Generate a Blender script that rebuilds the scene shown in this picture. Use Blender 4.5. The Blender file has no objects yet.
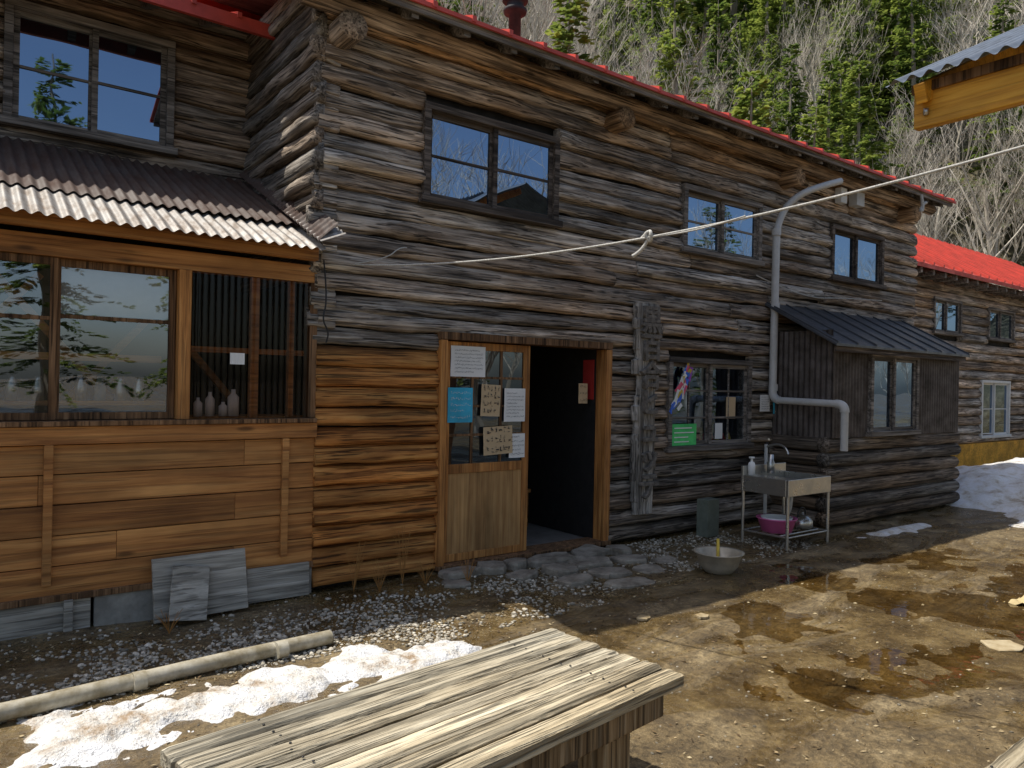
import bpy, bmesh, math, random
from mathutils import Vector, noise, Matrix
random.seed(7)
R=random.uniform
def N(x,y=0.0,z=0.0): return noise.noise(Vector((x,y,z)))
scene=bpy.context.scene
COL=scene.collection

# ------------------------------------------------------------------ helpers
def empty(name,loc=(0,0,0)):
    o=bpy.data.objects.new(name,None); COL.objects.link(o); o.empty_display_size=.2; return o
def obj(name,verts,faces,mat,parent=None,smooth=False,cols=None,fix=False):
    me=bpy.data.meshes.new(name); me.from_pydata([tuple(v) for v in verts],[],faces); me.update()
    if cols is not None:
        at=me.color_attributes.new('tint','FLOAT_COLOR','POINT')
        flat=[]
        for c in cols: flat.extend((c[0],c[1],c[2],1))
        at.data.foreach_set('color',flat)
    if fix:
        bm=bmesh.new(); bm.from_mesh(me); bmesh.ops.recalc_face_normals(bm,faces=bm.faces); bm.to_mesh(me); bm.free()
    if smooth:
        me.polygons.foreach_set('use_smooth',[True]*len(me.polygons))
    if mat: me.materials.append(mat)
    o=bpy.data.objects.new(name,me); COL.objects.link(o)
    if parent: o.parent=parent
    return o
class MB:
    def __init__(s): s.v=[];s.f=[];s.c=[]
    def build(s,name,mat,parent=None,smooth=False,fix=False):
        return obj(name,s.v,s.f,mat,parent,smooth,s.c if len(s.c)==len(s.v) and s.c else None,fix)
BF=[(0,1,3,2),(4,6,7,5),(0,4,5,1),(2,3,7,6),(0,2,6,4),(1,5,7,3)]
def bev(o,w):
    if w>0:
        m=o.modifiers.new('b','BEVEL'); m.width=w; m.segments=2; m.limit_method='ANGLE'
def box(name,x0,x1,y0,y1,z0,z1,mat,parent=None,b=.004):
    v=[(x,y,z) for x in (x0,x1) for y in (y0,y1) for z in (z0,z1)]
    o=obj(name,v,BF,mat,parent,fix=True); bev(o,b); return o
def obox(name,c,s,rot,mat,parent=None,b=.004):
    from mathutils import Euler
    M=Euler(rot).to_matrix(); c=Vector(c)
    v=[c+M@Vector((x*s[0]/2,y*s[1]/2,z*s[2]/2)) for x in (-1,1) for y in (-1,1) for z in (-1,1)]
    o=obj(name,v,BF,mat,parent,fix=True); bev(o,b); return o
def prism(name,pts,x0,x1,mat,parent=None,b=0):
    n=len(pts); v=[(x0,p[0],p[1]) for p in pts]+[(x1,p[0],p[1]) for p in pts]
    f=[tuple(range(n)),tuple(range(2*n-1,n-1,-1))]+[(i,i+n,(i+1)%n+n,(i+1)%n) for i in range(n)]
    o=obj(name,v,f,mat,parent,fix=True); bev(o,b); return o
def lathe(name,prof,c,mat,parent=None,segs=32,sx=1,sy=1):
    v=[];f=[];n=len(prof)
    for i in range(segs):
        a=2*math.pi*i/segs
        for r,z in prof: v.append((c[0]+r*math.cos(a)*sx,c[1]+r*math.sin(a)*sy,c[2]+z))
    for i in range(segs):
        j=(i+1)%segs
        for k in range(n-1): f.append((i*n+k,j*n+k,j*n+k+1,i*n+k+1))
    return obj(name,v,f,mat,parent,True,fix=True)
def tube(name,pts,r,mat,parent=None,smooth=False,res=3):
    cu=bpy.data.curves.new(name,'CURVE'); cu.dimensions='3D'; cu.bevel_depth=r; cu.bevel_resolution=res; cu.use_fill_caps=True
    sp=cu.splines.new('NURBS' if smooth else 'POLY'); sp.points.add(len(pts)-1)
    for i,p in enumerate(pts): sp.points[i].co=(p[0],p[1],p[2],1)
    if smooth: sp.order_u=3; sp.use_endpoint_u=True; cu.resolution_u=8
    cu.materials.append(mat)
    o=bpy.data.objects.new(name,cu); COL.objects.link(o)
    if parent: o.parent=parent
    return o
def corr(name,P,U,V,period,amp,mat,parent=None,nv=6,sag=0.0,ragged=0):
    P=Vector(P);U=Vector(U);V=Vector(V); nrm=U.cross(V).normalized()
    L=U.length; n=int(L/period*8); v=[];f=[]
    for i in range(n+1):
        s=i/n; w=math.sin(2*math.pi*s*L/period)*amp
        for j in range(nv+1):
            t=j/nv
            sh=N(math.floor(s*L/.65)*3.1,5)*.03
            v.append(P+U*s+V*(t*(1+sh))+nrm*(w+sag*N(s*L*.8,t*2)))
    for i in range(n):
        for j in range(nv):
            a=i*(nv+1)+j; f.append((a,a+nv+1,a+nv+2,a+1))
    return obj(name,v,f,mat,parent,True)
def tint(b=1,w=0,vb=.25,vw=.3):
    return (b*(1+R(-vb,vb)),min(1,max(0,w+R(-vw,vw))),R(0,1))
def log(mb,s0,s1,zc,h,mapf,depth,tc,full=False,seed=None,flat=.6,wob=1.0,step=.06,slope=0.0,lap=.32):
    seed=R(0,500) if seed is None else seed
    n=max(2,int((s1-s0)/step)); b0=len(mb.v)
    if full: K=14; angs=[2*math.pi*k/K for k in range(K)]
    else: K=11; angs=[-math.pi/2+math.pi*k/(K-1) for k in range(K)]
    for i in range(n+1):
        s=s0+(s1-s0)*i/n
        zz=zc+N(s*.7,seed)*.014*wob+slope*(s-(s0+s1)/2)
        ht=h/2*(1+.13*wob*N(s*1.3,seed,9)+.05*wob*N(s*5,seed,3)); dp=depth*(1+.24*wob*N(s*1.9,seed,4))
        eb=N(s*2.7,seed,31)*.014*wob+N(s*9,seed,32)*.005*wob
        for k,a in enumerate(angs):
            nz=N(s*3.2,k*.9,seed)*.009*wob+N(s*11,k*1.7,seed)*.003*wob+N(s*1.1,k*4.1,seed+7)*.004*wob
            if full:
                mb.v.append(mapf(s,dp*math.cos(a)+nz,zz+ht*math.sin(a)+nz))
            else:
                c=max(0,math.cos(a))**flat
                low=max(0,-math.sin(a))
                mb.v.append(mapf(s,dp*c*(1-lap*math.sin(a))+(nz if 0<k<K-1 else 0),zz+ht*math.sin(a)+nz*.5+eb*low))
            mb.c.append(tc)
    for i in range(n):
        for k in range(K if full else K-1):
            a=b0+i*K+k; b=b0+i*K+(k+1)%K
            mb.f.append((a,a+K,b+K,b))
    mb.f.append(tuple(b0+k for k in range(K))); mb.f.append(tuple(b0+n*K+k for k in reversed(range(K))))
def subtract(s0,s1,holes):
    segs=[(s0,s1)]
    for a,b in holes:
        out=[]
        for p,q in segs:
            if b<=p or a>=q: out.append((p,q)); continue
            if a>p: out.append((p,a))
            if b<q: out.append((b,q))
        segs=out
    return [(p,q) for p,q in segs if q-p>.04]
def hole_wall(name,x0,x1,z0,z1,y,holes,mat,parent,th=.05):
    xs=sorted({x0,x1}|{c for h in holes for c in h[:2]}); zs=sorted({z0,z1}|{c for h in holes for c in h[2:]})
    v=[];f=[]
    for i in range(len(xs)-1):
        for j in range(len(zs)-1):
            cx=(xs[i]+xs[i+1])/2; cz=(zs[j]+zs[j+1])/2
            if any(h[0]<cx<h[1] and h[2]<cz<h[3] for h in holes): continue
            b=len(v); v+= [(xs[i],y,zs[j]),(xs[i+1],y,zs[j]),(xs[i+1],y,zs[j+1]),(xs[i],y,zs[j+1])]; f.append((b,b+1,b+2,b+3))
    return obj(name,v,f,mat,parent)

# ------------------------------------------------------------------ materials
def mk(name):
    m=bpy.data.materials.new(name); m.use_nodes=True; nt=m.node_tree
    return m,nt,nt.nodes['Principled BSDF']
def noise_n(nt,vec,scale,detail=4,rough=.55,dist=0):
    n=nt.nodes.new('ShaderNodeTexNoise'); n.inputs['Scale'].default_value=scale; n.inputs['Detail'].default_value=detail
    n.inputs['Roughness'].default_value=rough; n.inputs['Distortion'].default_value=dist
    if vec is not None: nt.links.new(vec,n.inputs['Vector'])
    return n.outputs['Fac']
def ramp(nt,fac,stops):
    r=nt.nodes.new('ShaderNodeValToRGB'); e=r.color_ramp.elements
    while len(e)<len(stops): e.new(.5)
    for i,(p,c) in enumerate(stops):
        e[i].position=p; e[i].color=(c,c,c,1) if isinstance(c,(int,float)) else (*c,1)
    nt.links.new(fac,r.inputs['Fac']); return r.outputs['Color']
def mix(nt,a,b,fac,mode='MIX'):
    n=nt.nodes.new('ShaderNodeMix'); n.data_type='RGBA'; n.blend_type=mode
    def st(i,x):
        if hasattr(x,'node'): nt.links.new(x,n.inputs[i])
        elif isinstance(x,(int,float)): n.inputs[i].default_value=(x,x,x,1) if i>0 else x
        else: n.inputs[i].default_value=(*x,1)
    st(0,fac); st(6,a); st(7,b); return n.outputs[2]
def mth(nt,op,a,b=0):
    n=nt.nodes.new('ShaderNodeMath'); n.operation=op
    for i,x in enumerate((a,b)):
        if hasattr(x,'node'): nt.links.new(x,n.inputs[i])
        else: n.inputs[i].default_value=x
    return n.outputs[0]
def mapping(nt,vec,scale,loc=(0,0,0)):
    m=nt.nodes.new('ShaderNodeMapping'); m.inputs['Scale'].default_value=scale; m.inputs['Location'].default_value=loc
    nt.links.new(vec,m.inputs['Vector']); return m.outputs[0]
def objco(nt): return nt.nodes.new('ShaderNodeTexCoord').outputs['Object']
def bump(nt,b,h,strength,dist):
    n=nt.nodes.new('ShaderNodeBump'); n.inputs['Strength'].default_value=strength; n.inputs['Distance'].default_value=dist
    nt.links.new(h,n.inputs['Height']); nt.links.new(n.outputs[0],b.inputs['Normal'])
def wood(name,c0,c1,c2,warm=None,axis=0,attr=True,rough=.85,bs=.8,grain=1.0,crack=.7,vary=.35,spec=.3,patch=(.6,1.25),dist=.014,knots=False):
    m,nt,b=mk(name); L=nt.links
    co=objco(nt)
    if attr:
        a=nt.nodes.new('ShaderNodeAttribute'); a.attribute_name='tint'
        sp=nt.nodes.new('ShaderNodeSeparateColor'); L.new(a.outputs['Color'],sp.inputs[0])
        br,wm,rnd=sp.outputs[0],sp.outputs[1],sp.outputs[2]
    else:
        oi=nt.nodes.new('ShaderNodeObjectInfo'); rnd=oi.outputs['Random']
        br=mth(nt,'ADD',mth(nt,'MULTIPLY',rnd,vary),1-vary/2); wm=mth(nt,'FRACT',mth(nt,'MULTIPLY',rnd,7.3))
        wm=mth(nt,'MULTIPLY',wm,.6)
    off=mth(nt,'MULTIPLY',rnd,43.0)
    cv=nt.nodes.new('ShaderNodeCombineXYZ')
    for i in range(3): L.new(off,cv.inputs[i])
    va=nt.nodes.new('ShaderNodeVectorMath'); va.operation='ADD'; L.new(co,va.inputs[0]); L.new(cv.outputs[0],va.inputs[1]); v=va.outputs[0]
    s=[24*grain]*3; s[axis]=1.0*grain
    s2=[62*grain]*3; s2[axis]=1.5*grain
    n1=noise_n(nt,mapping(nt,v,s),1,5,.70,.5)
    n2=noise_n(nt,mapping(nt,v,s2),1,2,.6,.3)
    s3=[9*grain]*3; s3[axis]=.4*grain
    n4=noise_n(nt,mapping(nt,v,s3),1,2,.6,.9)
    n3=noise_n(nt,mapping(nt,v,(1.3,3,3) if axis==0 else (3,1.3,3) if axis==1 else (3,3,1.3)),1,3,.65)
    col=ramp(nt,n1,[(.32,c0),(.48,c1),(.64,c2)])
    ck=ramp(nt,n2,[(.36,0.0),(.46,1.0)])
    ck2=ramp(nt,n4,[(.385,0.0),(.41,1.0)])
    ckk=mix(nt,ck,ck2,.6,'MULTIPLY')
    dk=mix(nt,(1-crack,)*3,(1,1,1),ckk)
    col=mix(nt,col,dk,1.0,'MULTIPLY')
    if warm:
        n5=noise_n(nt,co,.7,2,.6)
        wf=mth(nt,'ADD',wm,mth(nt,'MULTIPLY',mth(nt,'SUBTRACT',n5,.5),1.4)); wf=mth(nt,'MINIMUM',mth(nt,'MAXIMUM',wf,0.0),1.0)
        col=mix(nt,col,mix(nt,col,warm,1.0,'MULTIPLY'),wf)
    if knots:
        vo=nt.nodes.new('ShaderNodeTexVoronoi'); vo.inputs['Scale'].default_value=1; L.new(mapping(nt,v,(1.4,5,5) if axis==0 else (5,5,1.4)),vo.inputs['Vector'])
        kn=ramp(nt,vo.outputs['Distance'],[(.05,.22),(.11,1.0)]); col=mix(nt,col,kn,.8,'MULTIPLY')
    pt=ramp(nt,n3,[(.3,patch[0]),(.7,patch[1])])
    col=mix(nt,col,pt,1.0,'MULTIPLY')
    cb=nt.nodes.new('ShaderNodeCombineColor')
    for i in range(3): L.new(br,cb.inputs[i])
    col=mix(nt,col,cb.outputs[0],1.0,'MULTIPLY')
    L.new(col,b.inputs['Base Color']); b.inputs['Roughness'].default_value=rough; b.inputs['Specular IOR Level'].default_value=spec
    h=mth(nt,'ADD',mth(nt,'MULTIPLY',n1,.8),mth(nt,'MULTIPLY',ckk,.5))
    bump(nt,b,h,bs,dist)
    return m
GREYW=((.15,.125,.10),(.43,.37,.305),(.82,.745,.64))
WARM=(1.10,.78,.50)
m_log=wood('weathered_log',*GREYW,warm=WARM,bs=.95,crack=.82,patch=(.45,1.3),dist=.02,knots=True)
m_logy=wood('weathered_log_side',*GREYW,warm=WARM,axis=1,bs=.85,patch=(.5,1.3),dist=.018)
m_logz=wood('weathered_log_vertical',(.16,.145,.125),(.46,.425,.375),(.78,.74,.67),warm=WARM,axis=2,bs=1.0,dist=.02)
m_orlog=wood('stained_log',(.26,.095,.022),(.60,.26,.07),(.80,.42,.13),warm=(.8,.64,.5),crack=.75,vary=.3,bs=.8,patch=(.5,1.25),knots=True)
m_board=wood('stained_board',(.30,.12,.035),(.50,.22,.065),(.64,.32,.105),warm=(.85,.78,.72),attr=False,crack=.35,bs=.35,grain=.7,rough=.6,patch=(.65,1.2),knots=True,vary=.25)
m_boardz=wood('stained_post',(.24,.10,.028),(.46,.20,.055),(.62,.31,.1),warm=(.85,.7,.6),attr=False,crack=.4,bs=.4,axis=2,rough=.6)
m_yellowb=wood('yellow_stained_board',(.46,.20,.02),(.75,.36,.035),(.83,.45,.06),attr=False,crack=.2,bs=.3,axis=1,rough=.55)
m_dframe=wood('dark_frame',(.04,.03,.024),(.10,.08,.065),(.22,.18,.15),attr=False,bs=.3)
m_gframe=wood('grey_frame',(.08,.068,.055),(.20,.175,.15),(.36,.32,.28),attr=False,bs=.3)
m_brown=wood('brown_frame',(.07,.035,.016),(.19,.10,.045),(.32,.18,.09),attr=False,bs=.3,axis=2)
m_greyb=wood('grey_board',(.22,.20,.165),(.38,.35,.29),(.54,.50,.43),attr=False,bs=.5,crack=.45)
m_table=wood('table_plank',(.27,.235,.165),(.54,.48,.355),(.72,.66,.51),warm=(1.02,.90,.70),attr=True,bs=.9,grain=1.8,crack=.65,patch=(.62,1.12))
m_ply=wood('door_panel_wood',(.30,.15,.055),(.44,.24,.09),(.54,.32,.13),attr=False,bs=.15,crack=.15,axis=2,rough=.55)
def simple(name,c,rough=.6,metal=0,var=.25,sc=8,bs=.1,c2=None,dist=.005,stretch=(1,1,1)):
    m,nt,b=mk(name); co=mapping(nt,objco(nt),stretch)
    n=noise_n(nt,co,sc,4,.65)
    c2=c2 or tuple(x*(1-var) for x in c)
    col=ramp(nt,n,[(.35,c2),(.65,c)])
    nt.links.new(col,b.inputs['Base Color']); b.inputs['Metallic'].default_value=metal
    rr=ramp(nt,n,[(.3,min(1,rough*1.3)),(.7,rough*.8)]); nt.links.new(rr,b.inputs['Roughness'])
    if bs: bump(nt,b,noise_n(nt,co,sc*5,3,.6),bs,dist)
    return m
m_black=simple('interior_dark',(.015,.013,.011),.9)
m_int=simple('interior_wood',(.14,.09,.055),.8,sc=3)
m_intfloor=simple('interior_floor',(.24,.22,.19),.6,sc=5)
m_red=simple('red_metal_roof',(.66,.085,.055),.5,.0,.35,3,.05)
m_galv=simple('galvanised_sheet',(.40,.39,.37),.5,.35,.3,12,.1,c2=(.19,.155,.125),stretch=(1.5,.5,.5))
m_rust_shade=simple('rusty_shadowed_sheet',(.085,.062,.05),.7,.0,.4,5,.1,c2=(.06,.026,.014),stretch=(2,.4,.4))  # rust brown, darkened further to paint in the upper eave's shadow
m_dmetal=simple('dark_sheet',(.13,.14,.155),.38,.5,.4,5,.05)
m_flue=simple('sooty_flue',(.03,.03,.033),.7,.0,.4,5,.05)
m_croof=simple('canopy_sheet',(.22,.25,.29),.45,.4,.4,6,.05)
m_dcorr=simple('dark_corrugated',(.12,.10,.09),.55,.1,.4,5,.1,c2=(.05,.038,.03))
m_steel=simple('stainless_steel',(.60,.58,.53),.3,.85,.25,6,.03)
m_pipe=simple('grey_pvc',(.58,.58,.56),.45,0,.15,7,.03)
m_gpipe=simple('ground_pipe',(.50,.46,.36),.6,0,.3,9,.15,c2=(.24,.20,.12))
m_conc=simple('concrete',(.38,.36,.31),.9,0,.4,7,.5)
m_white=simple('white_paper',(.85,.85,.82),.8,0,.06,5,.02)
m_card=simple('cardboard',(.62,.46,.27),.85,0,.1,5,.02)
m_blue=simple('blue_poster',(.05,.50,.75),.6,0,.3,6,0)
m_pred=simple('red_poster',(.45,.03,.025),.6,0,.2,6,0)
m_green=simple('green_board',(.10,.75,.20),.6,0,.3,6,0)
m_rope=simple('rope_fibre',(.62,.60,.54),.9,0,.4,90,.4,dist=.004)
m_cable=simple('black_cable',(.02,.02,.02),.5)
m_pink=simple('pink_plastic',(.75,.16,.40),.4,0,.15,5,0)
m_ylw=simple('yellow_plastic',(.7,.5,.06),.5)
m_ink=simple('ink',(.03,.03,.035),.8)
m_carve=simple('carved_dark_wood',(.22,.195,.165),.9,0,.6,25,.6)
m_wframe=simple('white_frame',(.75,.75,.72),.5,0,.1,5,0)
m_bottle=simple('white_plastic',(.85,.85,.82),.35,0,.05,5,0)
m_blind=simple('grey_blind',(.55,.53,.49),.9,0,.15,4,.1)
m_flag=simple('flagstone',(.38,.34,.27),.8,0,.5,6,.8,dist=.012,c2=(.16,.135,.10))
m_purple=simple('purple_paper',(.4,.08,.55),.7); m_pk=simple('rose_paper',(.85,.12,.2),.7); m_bl=simple('deep_blue_paper',(.07,.2,.8),.7)
def glass(name,fac,base=(.012,.014,.016),trans=False,gc=(.55,.74,1.0),bs=.12,fres=0):
    m,nt,b=mk(name); nt.nodes.remove(b); out=nt.nodes['Material Output']
    g=nt.nodes.new('ShaderNodeBsdfGlossy'); g.inputs['Roughness'].default_value=.012; g.inputs['Color'].default_value=(*gc,1)
    if trans:
        d=nt.nodes.new('ShaderNodeBsdfTransparent'); d.inputs['Color'].default_value=(*trans,1)
    else:
        d=nt.nodes.new('ShaderNodeBsdfDiffuse'); d.inputs['Color'].default_value=(*base,1)
    bn=nt.nodes.new('ShaderNodeBump'); bn.inputs['Strength'].default_value=bs; bn.inputs['Distance'].default_value=.02
    nt.links.new(noise_n(nt,objco(nt),2.2 if not fres else 9,1,.4),bn.inputs['Height']); nt.links.new(bn.outputs[0],g.inputs['Normal'])
    mx=nt.nodes.new('ShaderNodeMixShader'); mx.inputs[0].default_value=fac
    if fres:
        f=nt.nodes.new('ShaderNodeFresnel'); f.inputs['IOR'].default_value=1.45; nt.links.new(f.outputs[0],mx.inputs[0])
    nt.links.new(d.outputs[0],mx.inputs[1]); nt.links.new(g.outputs[0],mx.inputs[2]); nt.links.new(mx.outputs[0],out.inputs['Surface'])
    return m
m_glass=glass('window_glass',.40)
m_glasst=glass('clear_window_glass',.20,trans=(.75,.78,.78))
m_glassw=glass('annex_window_glass',.26,trans=(.85,.87,.87),gc=(.78,.84,.92))
m_plast=glass('smoked_corrugated_plastic',.05,trans=(.55,.48,.44),gc=(.4,.38,.36))
m_water=glass('puddle_water',.1,trans=(.76,.70,.56),gc=(.95,.93,.88),bs=.08,fres=1)

def snowmat(name,dirt=.5):
    m,nt,b=mk(name); co=objco(nt)
    n=noise_n(nt,co,4.5,6,.7); n2=noise_n(nt,co,55,3,.75)
    c=ramp(nt,n,[(.34,(.46-.1*dirt,.39-.14*dirt,.29-.14*dirt)),(.45,(.68,.65,.59)),(.57,(.80,.80,.80))])
    sp=ramp(nt,n2,[(.58,1.0),(.70,.30)])
    nt.links.new(mix(nt,c,sp,dirt,'MULTIPLY'),b.inputs['Base Color'])
    b.inputs['Roughness'].default_value=.5
    h=mth(nt,'ADD',noise_n(nt,co,18,4,.7),mth(nt,'MULTIPLY',n2,.5)); bump(nt,b,h,.8,.03)
    return m
m_snow=snowmat('old_snow',.9); m_snow2=snowmat('snow_bank',.3)

def groundmat():
    m,nt,b=mk('muddy_ground'); co=objco(nt)
    mid=noise_n(nt,co,3.2,5,.7,.3); fine=noise_n(nt,co,26,5,.8)
    vf=noise_n(nt,co,120,2,.7); bb=noise_n(nt,mapping(nt,co,(.55,1.5,1)),1.3,4,.6,1.2)
    base=ramp(nt,mid,[(.3,(.070,.048,.023)),(.5,(.165,.118,.056)),(.68,(.30,.23,.125))])
    fn=ramp(nt,fine,[(.3,.32),(.5,1.0),(.7,1.8)])
    col=mix(nt,base,fn,1.0,'MULTIPLY')
    sp=ramp(nt,vf,[(.60,(0,0,0)),(.70,(.24,.20,.13))])
    col=mix(nt,col,sp,.7,'ADD')
    wet=ramp(nt,bb,[(.40,0.0),(.54,1.0)])
    wc=mix(nt,base,(.80,.74,.58),1.0,'MULTIPLY'); wc=mix(nt,wc,ramp(nt,fine,[(.3,.5),(.7,1.35)]),1.0,'MULTIPLY')
    col=mix(nt,col,wc,wet)
    sx=nt.nodes.new('ShaderNodeSeparateXYZ'); nt.links.new(co,sx.inputs[0])
    hill=ramp(nt,mth(nt,'MULTIPLY',sx.outputs[2],.5),[(.3,0.0),(.9,1.0)])
    ff=ramp(nt,mid,[(.35,(.04,.04,.018)),(.5,(.11,.095,.05)),(.7,(.24,.20,.125))])
    col=mix(nt,col,ff,hill)
    nt.links.new(col,b.inputs['Base Color'])
    rf=mix(nt,(.85,)*3,ramp(nt,fine,[(.35,.12),(.65,.36)]),wet); rf=mix(nt,rf,(.9,)*3,hill); nt.links.new(rf,b.inputs['Roughness'])
    h=mth(nt,'ADD',mth(nt,'MULTIPLY',fine,.8),mth(nt,'MULTIPLY',mid,1.4)); h=mth(nt,'MULTIPLY',h,mth(nt,'SUBTRACT',1.0,mth(nt,'MULTIPLY',wet,.55)))
    bump(nt,b,h,.9,.035)
    return m
m_ground=groundmat()
def tintmat(name,stops,rough=.8,trans=0,spec=.3):
    m,nt,b=mk(name); a=nt.nodes.new('ShaderNodeAttribute'); a.attribute_name='tint'
    sp=nt.nodes.new('ShaderNodeSeparateColor'); nt.links.new(a.outputs['Color'],sp.inputs[0])
    oi=nt.nodes.new('ShaderNodeObjectInfo')
    f=mth(nt,'ADD',sp.outputs[0],mth(nt,'MULTIPLY',mth(nt,'SUBTRACT',oi.outputs['Random'],.5),.35 if trans else 0))
    col=ramp(nt,f,stops); nt.links.new(col,b.inputs['Base Color']); b.inputs['Roughness'].default_value=rough
    b.inputs['Specular IOR Level'].default_value=spec
    if trans:
        t=nt.nodes.new('ShaderNodeBsdfTranslucent'); nt.links.new(col,t.inputs['Color'])
        mx=nt.nodes.new('ShaderNodeMixShader'); mx.inputs[0].default_value=trans
        out=nt.nodes['Material Output']
        nt.links.new(b.outputs[0],mx.inputs[1]); nt.links.new(t.outputs[0],mx.inputs[2]); nt.links.new(mx.outputs[0],out.inputs['Surface'])
    return m
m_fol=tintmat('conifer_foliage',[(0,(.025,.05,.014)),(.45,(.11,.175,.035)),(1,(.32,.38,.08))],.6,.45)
m_bark=tintmat('bark',[(0,(.14,.115,.085)),(1,(.72,.66,.56))],.9)
m_gravel=tintmat('gravel',[(0,(.10,.088,.065)),(.5,(.37,.335,.265)),(1,(.76,.70,.58))],.8)
m_chip=tintmat('litter',[(0,(.05,.03,.015)),(.6,(.24,.16,.075)),(1,(.55,.46,.28))],.8)

# ------------------------------------------------------------------ ground
def hill(x,y):
    h=0
    if y>8: h+=(y-8)*.80*min(1,(y-8)/4)
    if x>34 and y>-14: h+=(x-34)*.6*min(1,(x-34)/6)*min(1,(y+14)/8)
    h=min(h,95+8*N(x*.02,y*.02))
    if h>0: h+=min(h,3)*.5*N(x*.12,y*.12)
    return h
def gh(x,y):
    h=hill(x,y)
    if -4<x<15 and -8<y<.5: h+=.024*N(x*1.1,y*1.1)+.010*N(x*4.5,y*4.5,3)+.005*N(x*10,y*10,8)-.004
    return h
def axis(lo,hi,a,b,st,g=1.17):
    c=[a+st*i for i in range(int((b-a)/st)+1)]
    s=st;x=c[-1]
    while x<hi: s=min(s*g,14); x+=s; c.append(x)
    s=st;x=c[0];l=[]
    while x>lo: s=min(s*g,14); x-=s; l.append(x)
    return l[::-1]+c
xs=axis(-320,320,-1.5,13,.05); ys=axis(-320,320,-6,0.5,.05)
gv=[(x,y,gh(x,y)) for y in ys for x in xs]; nx=len(xs)
gf=[(j*nx+i,j*nx+i+1,(j+1)*nx+i+1,(j+1)*nx+i) for j in range(len(ys)-1) for i in range(nx-1)]
obj('ground',gv,gf,m_ground,None,True)
def hfield(name,x0,x1,y0,y1,stp,fn,mat,cut=-.03,floor=-.04):
    nx_=int((x1-x0)/stp)+1; ny_=int((y1-y0)/stp)+1; v=[];f=[];hs=[]
    for j in range(ny_):
        for i in range(nx_):
            x=x0+i*stp;y=y0+j*stp; h=fn(x,y); hs.append(h); v.append((x,y,max(h,floor)))
    for j in range(ny_-1):
        for i in range(nx_-1):
            q=(j*nx_+i,j*nx_+i+1,(j+1)*nx_+i+1,(j+1)*nx_+i)
            if max(hs[k] for k in q)>cut: f.append(q)
    return obj(name,v,f,mat,None,True)
def pud(x,y):
    r_=((x-6.6)/3.6)**2+((y+3.0)/1.45)**2
    return -.0045-.03*max(0,r_-.55)
hfield('puddle',3,10.4,-5,-1.4,.1,pud,m_water,-.045,-.06)

# ------------------------------------------------------------------ windows
def window(name,x0,x1,z0,z1,y,parent,fm,gm,rows=2,cols=1,nsash=2,fw=.06,sw=.045,proud=.11,sill=True):
    e=empty(name); e.parent=parent
    yo=y-proud
    box('frame_left',x0,x0+fw,yo,y+.06,z0+fw,z1-fw,fm,e); box('frame_right',x1-fw,x1,yo,y+.06,z0+fw,z1-fw,fm,e)
    box('frame_head',x0,x1,yo-.003,y+.06,z1-fw,z1,fm,e); box('frame_sill',x0-.03,x1+.03,yo-.025,y+.06,z0,z0+fw,fm,e)
    ix0,ix1,iz0,iz1=x0+fw,x1-fw,z0+fw,z1-fw; w=(ix1-ix0)/nsash
    for s in range(nsash):
        a=ix0+w*s-(.012 if s else 0); b=ix0+w*(s+1)+(.012 if s<nsash-1 else 0)
        yy=y-.055+(.032 if s%2==0 else 0)
        box('sash_stile',a,a+sw,yy-.014,yy+.014,iz0,iz1,fm,e,.002); box('sash_stile',b-sw,b,yy-.014,yy+.014,iz0,iz1,fm,e,.002)
        box('sash_rail',a+sw,b-sw,yy-.014,yy+.014,iz0,iz0+sw,fm,e,.002); box('sash_rail',a+sw,b-sw,yy-.014,yy+.014,iz1-sw,iz1,fm,e,.002)
        for r in range(1,rows):
            zz=iz0+(iz1-iz0)*r/rows; box('muntin',a+sw,b-sw,yy-.012,yy+.008,zz-.011,zz+.011,fm,e,.002)
        for c in range(1,cols):
            xx=a+(b-a)*c/cols; box('muntin',xx-.010,xx+.010,yy-.011,yy+.007,iz0+sw,iz1-sw,fm,e,.002)
        t=R(-.004,.004)
        obj('pane',[(a,yy+t,iz0),(b,yy-t,iz0),(b,yy-t,iz1),(a,yy+t,iz1)],[(0,1,2,3)],gm,e)
    return e

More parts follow.
